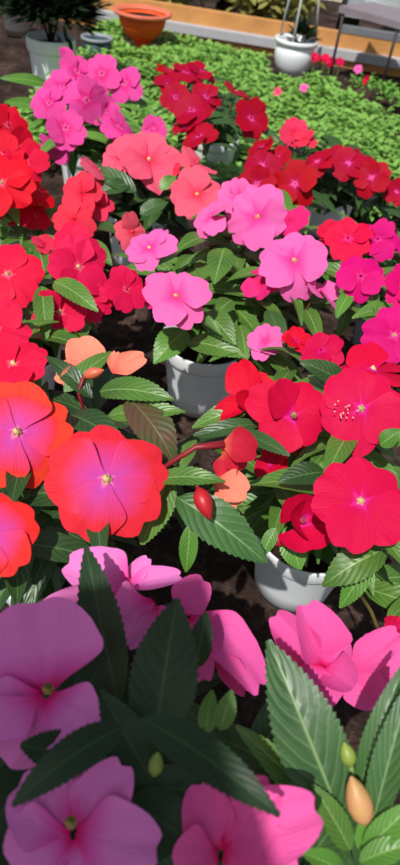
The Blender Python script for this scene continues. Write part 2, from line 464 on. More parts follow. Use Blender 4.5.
# violet-eyed orange plant, left middle
A = potted('orange-red impatiens with violet-pink eyes in a grey pot, left middle', gz(58, 612), [
    (17, 433, 106, .40, -.05, -.05, -4, .02), (107, 480, 118, .40, .0, -.05, 8, .02), (-8, 534, 86, .40, -.1, -.1, 20, .05)],
    'A', 'leafd', seed=11, nlow=5, extra=[at_z(95, 420, .33), at_z(150, 470, .3), at_z(60, 520, .29)])
tA = .47
xflower(A, M['Aback'], [(92, 372, .55, 78, 336, .56, 40, .1, .3, .1, -.1, 0), (92, 372, .55, 54, 372, .55, 30, -.3, .3, .1, -.2, 0), (80, 372, .55, 62, 382, .54, 22, 0, -.2, .1, 0, 0)], label='pale peach flower seen from behind')
xflower(A, M['Aback'], [(112, 372, .54, 144, 356, .54, 24, .1, .4, .15, -.1, 0), (112, 372, .54, 116, 352, .55, 14, 0, .3, .1, 0, 0)], label='pale peach half-open flower')
xbud(A, (84, 376, .535), (104, 370, .53), .005, 'budpeach', [(78, 392, .54), (84, 410, .54)])
xflower(A, M['Ared'], [(222, 444, .47, 258, 448, .47, 36, .1, .2, .25, -.35, .2), (222, 446, .475, 250, 462, .48, 34, .2, -.2, .2, -.2, 0),
                       (226, 452, .48, 228, 480, .48, 26, -.2, 0, .2, 0, 0)], label='red flower turned away on a red stalk')
xflower(A, M['Aback'], [(216, 480, .475, 248, 492, .475, 34, .1, .1, .1, -.15, 0), (216, 482, .48, 238, 506, .48, 26, 0, -.2, .1, -.1, 0)], label='pale peach flower below the red one')
s = MB(); s.tube([at_t(150, 478, .48), at_t(172, 462, .47), at_t(196, 447, .465), at_t(224, 444, .468)], [.002, .002, .0022, .003], 8); s.build('stem', M['stemr'], A, label='red flower stalk')
xbud(A, (198, 488, .455), (210, 519, .45), .0066, 'budred', [(194, 480, .46), (176, 478, .468), (150, 478, .48)], label='red pointed bud')
xleaf(A, (176, 497, .475), (266, 563, .47), 50, 'leafk', (-.1, .35), .10, .10, label='large veined green leaf')
xleaf(A, (170, 476, .485), (142, 545, .48), 40, 'leaf', (-.2, .2), .06)
xleaf(A, (154, 480, .47), (226, 482, .455), 24, 'leaf', (0, .6), .10)
xleaf(A, (100, 392, .53), (174, 400, .50), 32, 'leaf', (0, .45), .12)
xleaf(A, (108, 416, .52), (186, 412, .50), 26, 'leaf', (0, .4), .08)
xleaf(A, (128, 398, .51), (176, 466, .49), 46, 'leafb', (.3, .3), .12, .05, label='bronze-flushed leaf')
xleaf(A, (64, 392, .54), (112, 352, .56), 22, 'leaf', (0, .5), .08)
xleaf(A, (92, 398, .54), (46, 356, .55), 20, 'leafd', (0, .4), .08)
xleaf(A, (70, 415, .53), (128, 450, .49), 34, 'leafd', (0, .4), .1)
xleaf(A, (60, 505, .50), (120, 575, .47), 48, 'leafd', (0, .2), .06)
xleaf(A, (66, 500, .50), (34, 585, .47), 46, 'leafd', (-.1, .2), .06)
xleaf(A, (38, 480, .49), (20, 510, .48), 30, 'leafd', (0, .2), .06)
xleaf(A, (190, 525, .52), (186, 572, .53), 20, 'leafl', (.1, .2), .05)
xleaf(A, (176, 470, .5), (196, 440, .52), 18, 'leaf', (0, .4), .06)

# scarlet plant, right middle
B = potted('scarlet impatiens with small pink eyes in the fully shown grey-white pot', gz(290, 584), [
    (361, 409, 86, .40, -.05, -.05, 20, .05), (360, 502, 98, .39, .05, -.05, 6, .04),
    (272, 464, 46, .33, -.2, .1, 10, .1),
    (372, 372, 76, .38, .2, .75, 0, .1), (322, 352, 50, .36, -.2, .6, 40, .15), (296, 342, 36, .35, -.3, .5, 0, .2), (305, 452, 40, .31, 0, 0, 60, .1), (398, 628, 34, .30, .2, .2, 0, .2)],
    'B', 'leaf', seed=12, nlow=4, extra=[at_z(330, 450, .31), at_z(345, 530, .27)])
def stalk(root, a, b):
    s = MB(); s.tube([at_t(*a), at_t(*b)*.6+at_t(*a)*.4-UP*.01, at_t(*b)], [.0018, .002, .0026], 7); s.build('stem', M['stem'], root)
f = xflower(B, M['B'], [(290, 412, .565, 250, 396, .56, 46, -.2, .2, .05, -.2, .1), (292, 414, .56, 270, 386, .548, 44, .5, .2, .12, .15, 0), (293, 416, .56, 316, 388, .56, 46, .2, .2, .05, -.2, .1),
                    (293, 417, .557, 320, 434, .555, 48, .25, -.1, .06, -.2, .1), (292, 418, .555, 270, 446, .55, 50, -.1, -.2, .06, -.15, .1)], (294, 416, .552), label='scarlet bloom with one petal standing up')
xflower(B, M['B'], [(250, 400, .60, 236, 362, .60, 38, -.3, .2, .1, -.2, .1), (250, 400, .60, 270, 378, .60, 36, .3, .5, .1, 0, 0), (248, 404, .595, 214, 414, .59, 24, -.5, .4, .2, -.2, .2), (250, 404, .595, 236, 398, .58, 22, .4, .3, .2, 0, 0)], label='scarlet bloom seen side on')
xflower(B, M['B'], [(304, 518, .545, 294, 494, .53, 46, .1, -.3, .3, .1, 0), (303, 522, .545, 286, 518, .525, 40, .6, .1, .4, .2, 0), (305, 522, .545, 338, 526, .535, 42, -.5, .1, .3, .1, 0), (304, 524, .54, 312, 552, .525, 60, 0, .5, .35, .15, 0)], (303, 521, .535), 'eyep', label='small cupped scarlet bloom')
stalk(B, (292, 414, .57), (300, 470, .62)); stalk(B, (250, 402, .605), (285, 470, .64)); stalk(B, (304, 522, .55), (308, 550, .64))
m = MB(); 
for k in range(16):
    q = at_t(rnd.gauss(344, 7), rnd.gauss(412, 6), zt(350, 410, .40)-.006); m.lathe(q, [(.0001, -.0008), (.0009, 0), (.0001, .0008)], 6)
m.build('pollen', M['pollen'], B)
xleaf(B, (386, 548, .50), (322, 586, .50), 40, 'leaf', (.1, .3), .12, .12)
xleaf(B, (372, 560, .51), (340, 608, .52), 24, 'leafl', (0, .1), .06)
xleaf(B, (288, 532, .56), (300, 570, .56), 30, 'leafl', (0, .1), .06, .1, 12, label='small round bright leaf')
xleaf(B, (276, 528, .55), (262, 556, .55), 16, 'leafl', (-.2, .2), .06, .1, 8)
xleaf(B, (326, 472, .53), (278, 482, .52), 28, 'leafd', (-.1, .4), .08)
xleaf(B, (346, 384, .58), (300, 362, .57), 26, 'leafd', (-.1, .4), .08)
xleaf(B, (250, 408, .60), (192, 428, .60), 24, 'leaf', (-.1, .4), .1)
xleaf(B, (262, 424, .585), (186, 440, .58), 18, 'leafd', (0, .4), .1)
xleaf(B, (240, 432, .56), (290, 456, .53), 18, 'leafd', (0, .3), .06)
xleaf(B, (320, 462, .54), (326, 492, .53), 24, 'leaf', (0, .1), .06)
xleaf(B, (380, 445, .53), (402, 430, .52), 20, 'leafl', (0, .2), .06)
xbud(B, (282, 536, .555), (276, 546, .55), .006, 'budred', [(286, 526, .56)], 'stemg')

# pink plant, centre
Cc = potted('pink impatiens in the half-shaded white pot at the centre', gz(198, 400), [
    (176, 297, 66, .36, -.05, -.1, 4, .03), (150, 250, 56, .37, -.6, .55, 20, .1), (160, 292, 46, .34, -.4, .1, 50, .1, 'Cd'), (294, 262, 70, .38, .05, .15, 0, .06),
    (258, 218, 66, .39, .0, .1, 15, .04), (212, 218, 50, .38, -.2, .2, 40, .08), (266, 342, 44, .33, .1, -.1, 0, .2), (318, 292, 48, .35, .65, .0, 60, .2),
    (262, 284, 42, .35, -.45, .0, 0, .3, 'Cd'), (240, 200, 48, .39, 0, .4, 10, .1), (290, 222, 46, .37, .2, .5, 10, .1, 'Cd'), (290, 286, 26, .33, 0, 0, 0, .3, 'Cd')],
    'C', 'leaf', seed=13, nlow=5, rpot=.072, hpot=.135, extra=[at_z(222, 300, .30), at_z(180, 340, .25), at_z(240, 330, .27)])
xleaf(Cc, (205, 312, .77), (236, 345, .74), 30, 'leaf', (0, .2), .1)
xleaf(Cc, (186, 330, .79), (154, 364, .77), 34, 'leafl', (-.2, .2), .1)
xleaf(Cc, (188, 342, .77), (246, 358, .74), 26, 'leaf', (0, .3), .12)
xleaf(Cc, (224, 248, .80), (214, 284, .77), 30, 'leaf', (0, .1), .06)
xleaf(Cc, (240, 325, .77), (246, 362, .74), 22, 'leaf', (.2, .2), .08)
xleaf(Cc, (232, 300, .78), (212, 318, .76), 20, 'leaf', (0, .3), .1)
xleaf(Cc, (268, 310, .76), (284, 345, .73), 22, 'leafd', (.2, .2), .06)

# crimson plant, left
D = potted('crimson impatiens left of the pink plant, its pot hidden', gz(22, 408), [
    (8, 275, 68, .37, -.1, -.05, 10, .05), (-2, 330, 62, .37, -.15, 0, 20, .06), (78, 268, 64, .37, .1, .1, 30, .08), (125, 290, 52, .35, .45, -.1, 10, .1),
    (60, 312, 58, .34, .0, -.2, 0, .1), (92, 302, 44, .34, .3, -.1, 40, .1), (14, 366, 72, .38, -.3, .85, 0, .2), (72, 240, 44, .35, -.1, .5, 0, .15), (44, 244, 30, .34, 0, .5, 0, .2, 'Fr')],
    'D', 'leaf', seed=14, nlow=5, extra=[at_z(50, 290, .31), at_z(30, 240, .3)])
xleaf(D, (54, 282, .70), (98, 312, .67), 26, 'leaf', (.1, .3), .1)
xleaf(D, (42, 286, .70), (46, 342, .67), 22, 'leaf', (0, .1), .08)
xleaf(D, (88, 240, .75), (112, 266, .73), 18, 'leaf', (0, .3), .06)

# magenta plant, right
E = potted('magenta and cherry impatiens at the right edge in a dark grey pot', gz(376, 352), [
    (348, 240, 52, .38, -.1, .1, 0, .06, 'Er'), (361, 277, 54, .38, -.1, 0, 20, .06), (378, 240, 46, .38, .1, .1, 40, .06), (402, 286, 48, .38, .1, 0, 0, .06),
    (394, 336, 62, .38, .05, 0, 30, .05), (404, 246, 40, .37, .2, .3, 0, .1), (330, 232, 28, .36, -.3, .3, 0, .2, 'Er')],
    'E', 'leaf', pot='potd', seed=15, nlow=4, extra=[at_z(345, 300, .3)])
xleaf(E, (392, 308, .76), (352, 318, .74), 18, 'leaf', (0, .4), .1)
xleaf(E, (350, 292, .76), (336, 318, .74), 16, 'leafl', (0, .3), .06)

# coral plant behind
Fp = potted('coral impatiens behind the pink plant at the centre', gz(135, 262), [
    (148, 162, 66, .36, .1, .25, 0, .08), (197, 196, 58, .36, .1, .1, 20, .06), (196, 165, 48, .36, .1, .3, 0, .1), (131, 232, 44, .32, 0, 0, 10, .06),
    (82, 194, 46, .35, -.2, .1, 0, .1, 'Fr'), (74, 220, 48, .33, -.2, -.1, 30, .1, 'Fr'), (98, 172, 50, .36, -.1, .4, 20, .08), (120, 158, 44, .36, -.1, .5, 0, .1), (98, 206, 34, .33, 0, 0, 0, .3, 'Fr'),
    (172, 172, 24, .35, 0, .2, 0, .4, 'Fr')],
    'F', 'leafd', seed=16, nlow=5, extra=[at_z(120, 190, .3), at_z(160, 200, .3)])
xleaf(Fp, (136, 192, .94), (86, 172, .95), 24, 'leafd', (0, .5), .12)
xleaf(Fp, (130, 184, .94), (98, 194, .93), 18, 'leafd', (0, .4), .1)
xleaf(Fp, (160, 190, .96), (176, 176, .97), 14, 'leaf', (0, .3), .1)
xleaf(Fp, (140, 214, .93), (168, 202, .94), 18, 'leafd', (0, .4), .08)

# red plant at the left edge
G = potted('red impatiens at the left edge below the grey-white shrub pot', gz(-4, 262), [
    (8, 126, 50, .37, -.1, .1, 0, .06), (2, 184, 64, .38, -.05, 0, 15, .04), (26, 164, 50, .37, .2, .1, 40, .08), (40, 192, 42, .36, .3, 0, 0, .1), (18, 148, 46, .37, .1, .2, 0, .1), (4, 154, 46, .38, 0, .2, 0, .1), (36, 216, 34, .33, .3, -.1, 0, .1), (14, 210, 40, .34, 0, -.1, 0, .1)],
    'G', 'leafl', seed=17, nlow=4)
# orchid pink plant
Hp = potted('bright orchid-pink impatiens behind the coral plant, pot partly in view', gz(88, 208), [
    (65, 128, 48, .38, -.05, 0, 10, .05), (76, 72, 40, .38, -.1, .2, 0, .08), (102, 74, 42, .38, .1, .15, 30, .06), (86, 100, 46, .39, .1, .0, 50, .06), (118, 128, 46, .37, .1, 0, 20, .06),
    (126, 84, 42, .37, .3, .2, 0, .1), (50, 104, 42, .37, -.3, .1, 0, .1), (54, 150, 40, .33, -.1, -.1, 0, .2), (154, 128, 28, .35, .4, .1, 0, .2), (62, 88, 40, .38, -.2, .2, 0, .1), (104, 112, 36, .37, .2, 0, 0, .1), (70, 60, 32, .38, -.1, .6, 0, .1)],
    'H', 'leafl', seed=18, nlow=4, rpot=.07, hpot=.16, ln=.09)
xleaf(Hp, (48, 84, 1.24), (0, 78, 1.2), 13, 'leafl', (0, .3), .06)
xleaf(Hp, (42, 108, 1.2), (4, 102, 1.15), 14, 'leafl', (0, .3), .06)
xleaf(G, (24, 212, .9), (0, 226, .84), 16, 'leafl', (0, .4), .08)
# dark red plants
Ip = potted('dark red impatiens with pink-eyed blooms beside the orchid-pink plant', gz(210, 180), [
    (250, 119, 44, .36, .05, -.1, 0, .05), (200, 138, 42, .34, .0, -.1, 20, .06), (186, 74, 42, .37, .0, .3, 0, .08), (192, 112, 44, .36, -.1, .1, 0, .08), (168, 86, 34, .36, -.3, .2, 0, .1),
    (206, 98, 38, .36, .1, .2, 0, .1), (176, 98, 34, .36, -.2, .2, 0, .1), (236, 94, 34, .36, .3, .3, 0, .1), (202, 72, 34, .37, .2, .4, 0, .1), (170, 72, 34, .36, -.2, .4, 0, .1), (186, 128, 34, .34, -.1, 0, 0, .1)],
    'I', 'leafd', seed=19, nlow=5, eye='eyep')
I2 = potted('dark red impatiens with small blooms in front of the seedling bed', gz(322, 232), [
    (262, 166, 42, .35, -.1, .1, 0, .08), (257, 184, 42, .34, -.2, 0, 20, .1), (295, 184, 50, .35, .05, .0, 10, .06), (318, 162, 36, .34, 0, .3, 0, .1), (348, 164, 42, .34, .1, .3, 20, .1), (372, 178, 42, .33, .3, .1, 0, .1),
    (294, 132, 32, .34, -.1, .4, 0, .15, 'Fr'), (304, 140, 28, .34, .2, .3, 0, .2, 'Fr'), (262, 148, 32, .35, 0, .3, 0, .1), (396, 192, 30, .3, .3, .2, 0, .1), (278, 158, 32, .34, 0, .3, 0, .1), (334, 158, 30, .34, 0, .4, 0, .1), (362, 162, 34, .33, .1, .4, 0, .1)],
    'I', 'leafd', seed=20, nlow=6, eye=None, extra=[at_z(330, 190, .28), at_z(370, 205, .26), at_z(280, 205, .28)])
xleaf(I2, (278, 190, .98), (290, 224, .94), 18, 'leaf', (.1, .2), .08)
xleaf(I2, (296, 205, .97), (306, 235, .93), 18, 'leaf', (.1, .2), .08)
xleaf(I2, (270, 200, .97), (252, 218, .94), 16, 'leaf', (0, .3), .08)

# lilac plant close to the lens, in shade
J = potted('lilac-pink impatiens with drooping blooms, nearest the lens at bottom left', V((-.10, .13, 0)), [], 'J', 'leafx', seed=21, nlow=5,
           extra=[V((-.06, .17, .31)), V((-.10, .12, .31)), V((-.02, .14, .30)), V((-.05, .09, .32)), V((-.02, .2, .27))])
xflower(J, M['J'], [(46, 692, .325, 36, 604, .325, 122, -.05, .25, .08, -.08, 0), (44, 692, .325, -16, 668, .32, 80, -.3, .1, .1, -.1, .1),
                    (50, 696, .32, 88, 738, .305, 72, .2, -.3, .12, -.1, .1), (44, 698, .32, 2, 760, .305, 84, -.1, -.4, .1, -.1, .1), (40, 694, .32, -20, 722, .31, 60, -.3, -.1, .1, 0, 0)], (48, 690, .316), 'eyeg', label='large lilac flower in shade')
xflower(J, M['J'], [(72, 830, .288, 18, 786, .288, 78, -.2, .3, .12, .0, 0), (76, 828, .288, 122, 768, .29, 62, .35, .1, .15, -.1, .05), (76, 834, .286, 150, 850, .275, 80, .3, -.2, .1, -.2, .2),
                    (70, 836, .286, 10, 868, .275, 92, -.2, -.3, .1, -.1, .1), (66, 812, .30, 66, 762, .31, 50, 0, .2, .1, 0, 0), (74, 840, .285, 90, 890, .28, 70, 0, -.3, .1, 0, 0)], (71, 824, .28), 'eyeg', label='lilac flower below the dark leaf')
xflower(J, M['J'], [(130, 590, .42, 74, 560, .41, 56, -.3, .4, .25, -.3, .3), (118, 592, .42, 44, 612, .40, 40, -.2, -.2, .2, -.2, 0), (124, 586, .42, 180, 576, .43, 26, .2, .6, .15, 0, 0),
                    (128, 584, .425, 148, 558, .43, 20, .1, .5, .1, 0, 0), (152, 600, .41, 112, 628, .385, 40, -.4, .3, .5, -.4, .5), (158, 606, .405, 128, 646, .39, 24, .3, -.1, .2, 0, 0)], label='lilac flower seen side on')
xflower(J, M['K'], [(176, 614, .41, 204, 580, .415, 40, .2, .35, .1, -.1, 0), (192, 612, .41, 262, 664, .38, 54, .3, .5, .1, -.35, .3), (190, 618, .405, 200, 678, .385, 44, -.2, -.1, .2, -.2, .1), (214, 648, .395, 246, 692, .395, 26, .1, 0, .2, 0, 0),
                    (178, 612, .412, 150, 628, .4, 28, -.3, 0, .1, 0, 0)], label='sunlit pink drooping flower')
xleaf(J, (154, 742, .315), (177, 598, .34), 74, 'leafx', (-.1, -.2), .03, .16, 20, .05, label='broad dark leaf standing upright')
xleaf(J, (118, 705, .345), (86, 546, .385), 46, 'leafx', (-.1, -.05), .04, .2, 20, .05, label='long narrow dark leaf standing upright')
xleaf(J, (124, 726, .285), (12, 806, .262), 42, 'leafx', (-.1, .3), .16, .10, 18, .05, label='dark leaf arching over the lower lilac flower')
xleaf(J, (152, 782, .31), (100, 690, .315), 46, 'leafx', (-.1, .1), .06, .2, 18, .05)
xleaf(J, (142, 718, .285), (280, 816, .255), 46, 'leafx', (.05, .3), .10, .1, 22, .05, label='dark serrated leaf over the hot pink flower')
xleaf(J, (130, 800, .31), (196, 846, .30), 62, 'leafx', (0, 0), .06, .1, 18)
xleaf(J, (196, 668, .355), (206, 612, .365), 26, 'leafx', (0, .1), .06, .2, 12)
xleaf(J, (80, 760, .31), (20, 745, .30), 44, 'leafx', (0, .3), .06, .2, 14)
xleaf(J, (205, 735, .34), (212, 690, .35), 20, 'leafl', (0, .1), .06, .2, 10)
xleaf(J, (220, 730, .34), (232, 690, .345), 22, 'leafl', (.1, .1), .06, .2, 10)
xbud(J, (154, 776, .30), (158, 752, .30), .0036, 'budolive')

# hot pink plant close to the lens, sunlit
K = potted('hot pink impatiens with long serrated sunlit leaves, nearest the lens at bottom right', V((.085, .11, 0)), [], 'K', 'leafd', seed=22, nlow=3,
           extra=[V((.06, .16, .27)), V((.09, .1, .28)), V((.11, .16, .27)), V((.04, .1, .29))])
xflower(K, M['K'], [(320, 668, .43, 276, 616, .435, 40, -.3, .3, .3, -.1, 0), (324, 664, .43, 312, 610, .42, 56, .3, .2, .3, -.2, .1), (322, 664, .425, 340, 632, .44, 40, .4, .2, .2, 0, 0), (318, 664, .425, 306, 704, .405, 64, -.1, -.1, .1, -.15, .2), (326, 666, .425, 356, 690, .405, 40, .3, -.1, .4, .2, 0)], label='hot pink flower with folded upper petals')
xflower(K, M['K'], [(350, 672, .43, 398, 632, .42, 34, .1, .3, .1, 0, 0), (348, 668, .43, 408, 664, .42, 62, .1, .1, .15, -.1, .1), (352, 670, .43, 378, 704, .415, 46, -.1, -.2, .15, 0, 0)], label='hot pink flower fanned towards the right edge')
xflower(K, M['K'], [(222, 846, .29, 268, 790, .285, 66, .1, .4, .1, -.1, .1), (222, 846, .288, 306, 812, .275, 78, .3, .2, .15, -.2, .2), (224, 852, .286, 290, 880, .27, 90, .2, -.2, .1, -.1, 0), (220, 850, .288, 200, 784, .30, 54, -.3, .2, .2, 0, 0), (218, 856, .286, 178, 868, .275, 64, -.2, -.1, .1, -.1, .1)], label='hot pink flower cut by the bottom of the picture')
xleaf(K, (342, 822, .325), (268, 640, .345), 74, 'leafk', (-.05, .15), .06, .14, 26, .04, label='long sunlit grey-green leaf with a serrated edge')
xleaf(K, (338, 826, .335), (236, 726, .335), 36, 'leaf', (-.1, .3), .08, .15, 20, .04)
xleaf(K, (358, 792, .33), (410, 656, .335), 24, 'leafk', (-.35, .1), .08, .3, 22, .04)
xleaf(K, (372, 826, .315), (412, 678, .32), 34, 'leafk', (-.1, .1), .06, .25, 22, .04)
xleaf(K, (350, 850, .32), (312, 784, .32), 28, 'leaf', (.2, .1), .06, .2, 16, .04)
xleaf(K, (364, 850, .31), (420, 800, .305), 26, 'leafl', (.1, .2), .08, .2, 16, .04)
xleaf(K, (360, 862, .305), (416, 842, .30), 26, 'leafl', (.1, .3), .08, .2, 14, .04)
xleaf(K, (344, 872, .31), (300, 852, .30), 24, 'leafl', (-.1, .3), .06, .2, 12, .04)
xleaf(K, (360, 850, .315), (372, 806, .315), 18, 'leafl', (.1, .1), .06, .2, 12, .04)
xbud(K, (366, 824, .315), (351, 776, .315), .0066, 'budgreen', [(366, 840, .32)], 'stemg', 'plump green bud flushed with pink')
xbud(K, (351, 766, .325), (344, 742, .325), .0042, 'budolive', [(354, 790, .33)], 'stemg', 'small slim green bud')

# ------------------------------------------------------------------ ground
g = MB(); nx, ny = 70, 80
pts = []; uvs = []
for i in range(nx):
    for j in range(ny):
        x = -2.6+5.4*i/(nx-1); y = -1.2+6.4*j/(ny-1)
        pts.append(V((x, y, -.004+.006*(noise.noise(V((x*6, y*6, 0)))-.6)))); uvs.append((0, 0))
g.grid(pts, uvs, nx, ny)
o = g.build('floor', M['ground']); o['kind'] = 'structure'
tagl = MB(); rr = random.Random(3)
for k in range(420):
    x, y = rr.uniform(-.5, .6), rr.uniform(.2, 1.6); r = rr.uniform(.002, .007)
    tagl.lathe(V((x, y, 0)), [(.0003, -.004), (r*rr.uniform(.7, 1.1), 0), (r*.6, r*.6), (.0003, r*.8)], 6, 0, V((rr.uniform(-.3, .3), rr.uniform(-.3, .3), 1)).normalized())
o = tagl.build('soil_clods', M['ground'], smooth=False); tag(o, 'loose crumbs of dark earth on the ground between pots', 'soil', kind='stuff')

# ------------------------------------------------------------------ seedling beds
PLANTERS = [(gz(97, 66), .09), (gz(141, 60), .09), (gz(288, 76), .06), (gz(54, 102), .1)]
def bed(name, quad, label, seed, n):
    """quad: four ground corners; a low tray bed thick with small leaves"""
    rr = random.Random(seed); mb = MB(); a, b, c, d = quad
    for k in range(n):
        s, t = rr.random(), rr.random()
        p = (a*(1-s)+b*s)*(1-t)+(d*(1-s)+c*s)*t
        if any((p-q).length < d for q, d in PLANTERS): continue
        px = project(p+UP*.07)
        if 268 < px[0] < 313 and px[1] < 76: continue
        h = .035+.05*(.5+.5*noise.noise(V((p.x*9, p.y*9, seed))))+rr.uniform(-.015, .02)
        p = V((p.x, p.y, h)); g = rr.uniform(0, 2*PI); l = rr.uniform(.016, .032)
        q = V((math.cos(g), math.sin(g), rr.uniform(-.35, .5)))*l
        leaf(mb, p, p+q, UP+V((rr.uniform(-.4, .4), rr.uniform(-.4, .4), 0)), l*.3, .1, .2, 0, 4, 3)
    o = mb.build(name, M['leafs']); tag(o, label, 'seedlings', kind='stuff'); return o
def g2(x, y): return at_z(x, y, 0)
W0, W1 = g2(90, 25), g2(430, 81)          # foot line of the low wall
wd = (W1-W0).normalized(); wn = V((-wd.y, wd.x, 0))
P0, P1 = V((.16, 3.15, 0)), V((.95, 1.80, 0))   # dark gap between the beds
bed('seedling_foliage', [V((-.68, 1.75, 0)), V((1.02, 1.62, 0)), V((.20, 3.05, 0)), V((-.68, 3.3, 0))], 'bright green seedlings crowded in the large bed behind the red plants', 4, 22000)
bed('seedling_foliage', [V((1.26, 1.75, 0)), V((2.2, 1.8, 0)), V((1.5, 2.62, 0)), V((.37, 2.96, 0))], 'green seedlings in the far bed right of the white bowl planter', 6, 10000)
# a few blooms standing in the far bed
fgroup = 'small blooms in the far bed'
for i, (x, y, c, lb) in enumerate([(315, 57, 'Er', 'small pink-red bloom in the far bed, next to the white bowl planter'), (325, 58, 'Er', 'small pink-red bloom, upper of the touching two in the far bed'), (331, 62, 'Er', 'small pink-red bloom, lower of the touching two in the far bed'),
                             (340, 62, 'Er', 'small pink-red bloom right of the touching two in the far bed'), (358, 69, 'C', 'small pale pink bloom in the far bed, in front of the grey table leg'), (367, 80, 'B', 'small red bloom in the far bed, nearest of its row'),
                             (304, 88, 'C', 'pale lilac bloom by the dark gap between the beds'), (278, 92, 'F', 'small coral bloom in the large seedling bed')]):
    p = at_z(x, y, .10); t = thing('bedding_flower', V((p.x, p.y, 0)), lb, 'flower', fgroup)
    s = MB(); s.tube([V((p.x, p.y, 0)), p], .002, 5); s.build('stem', M['stemg'], t)
    flower(t, x, y, 10, .10, M[c], 0, .1, cup=.2, eye=None)

# ------------------------------------------------------------------ low wall, glazing, yard
def wallbox(name, off, thick, z0, z1, mat, kind='structure', ext=2.2, s0=-.6):
    mb = MB(); L = (W1-W0).length+ext; c = W0+wd*(L/2+s0)+wn*(off+thick/2)+UP*((z0+z1)/2)
    mb.box(c, wd*(L/2), wn*(thick/2), UP*((z1-z0)/2)); o = mb.build(name, M[mat], smooth=False); o['kind'] = kind; return o
wallbox('wall_back', .05, .05, -.02, .125, 'wood')
wallbox('trim_1', .0, .05, .028, .064, 'board')
wallbox('trim_2', .02, .03, -.02, .028, 'wood')
G0 = at_z(336, 48, .11); s0 = (G0-W0).dot(wd)
rest = (W1-W0).length+1.6-s0
mb = MB(); mb.box(W0+wd*(s0+rest/2)+wn*.075+UP*.138, wd*(rest/2), wn*.028, UP*.013); o = mb.build('trim_3', M['rail'], smooth=False); o['kind'] = 'structure'
for i in range(2):
    a = W0+wd*(s0+rest*i/2)+wn*.075; b = W0+wd*(s0+rest*(i+1)/2)+wn*.075
    mb = MB()
    for q in (a, b): mb.box(q+UP*.55, wd*.009, wn*.009, UP*.375)
    mb.box((a+b)/2+UP*.92, (b-a)/2, wn*.009, UP*.012)
    w = mb.build('window_%d' % (i+1), M['dark'], smooth=False); w['kind'] = 'structure'
    mb = MB(); mb.box((a+b)/2+UP*.545, (b-a)/2-wd*.009, wn*.002, UP*.36)
    mb.build('pane', M['glass'], w, smooth=False)
mb = MB(); mb.box(V((.5, 9.2, -.03)), V((9, 0, 0)), V((0, 5.0, 0)), UP*.01)
o = mb.build('ground', M['yard'], smooth=False); o['kind'] = 'structure'

def bush(x, y, r, h, label, mat, seed, n=900):
    rr = random.Random(seed); t = thing('shrub', V((x, y, -.02)), label, 'shrub', 'shrubs beyond the timber wall')
    mb = MB()
    for k in range(n):
        d = V((rr.gauss(0, 1), rr.gauss(0, 1), rr.gauss(0, 1))).normalized()*rr.uniform(.5, 1)
        p = V((x+d.x*r, y+d.y*r, h*.55+d.z*h*.5)); l = rr.uniform(.05, .1)
        q = V((rr.uniform(-1, 1), rr.uniform(-1, 1), rr.uniform(-.6, .6))).normalized()*l
        leaf(mb, p, p+q, UP+V((rr.uniform(-.5, .5), rr.uniform(-.5, .5), 0)), l*.25, .1, .1, 0, 4, 3)
    mb.build('foliage', M[mat], t)
    s = MB()
    for k in range(5):
        g = k*1.3; s.tube([V((x, y, -.02)), V((x+math.cos(g)*r*.5, y+math.sin(g)*r*.5, h*.7))], [.02, .008], 6)
    s.build('branches', M['bark'], t)
bush(-.50, 3.95, .22, .3, 'olive shrub beyond the timber wall, above the terracotta planter', 'olive', 1, 500)
bush(.05, 3.85, .24, .3, 'yellow-green shrub beyond the timber wall, left of the dark trunk', 'olive', 2, 500)
bush(.95, 4.0, .25, .35, 'olive shrub behind the glazing at the grey table', 'olive', 3, 500)
bush(-1.25, 3.9, .25, .3, 'dark shrub beyond the timber wall behind the white bucket', 'conifer', 4, 500)
for x, y, lb in ((.42, 3.62, 'dark bare tree trunk beyond the timber wall by the bowl planter'), (-.2, 4.35, 'dark tree trunk standing between the two olive shrubs')):
    mb = MB(); mb.tube([V((x, y, -.03)), V((x+.03, y, .8)), V((x-.02, y+.05, 1.8))], [.055, .045, .035], 12)
    tag(mb.build('tree_trunk', M['bark']), lb, 'tree')

# ------------------------------------------------------------------ other planters at the back
def leaves_ball(mb, c, r, n, rr, l0, l1, wd_):
    for k in range(n):
        d = V((rr.gauss(0, 1), rr.gauss(0, 1), abs(rr.gauss(0, 1))*.9-.2)).normalized()
        p = c+d*r*rr.uniform(.2, .7); q = (d+V((rr.uniform(-.5, .5), rr.uniform(-.5, .5), rr.uniform(0, .5)))).normalized()*rr.uniform(l0, l1)
        leaf(mb, p, p+q, UP+V((rr.uniform(-.5, .5), rr.uniform(-.5, .5), .1)), wd_, .05, .1, 0, 5, 3)
c = gz(54, 102); t = thing('potted_shrub', c, 'dark fine-leaved shrub in a tall grey-white pot at the top left', 'potted shrub')
make_pot(t, c, .079, .20, 'pot')
mb = MB(); rr = random.Random(8); leaves_ball(mb, c+UP*.28, .19, 2600, rr, .05, .10, .008); mb.build('foliage', M['conifer'], t)
s = MB(); 
for k in range(4): s.tube([c+UP*.17, c+UP*.36+V((math.cos(k*1.6)*.06, math.sin(k*1.6)*.06, 0))], [.005, .003], 6)
s.build('stem', M['bark'], t)

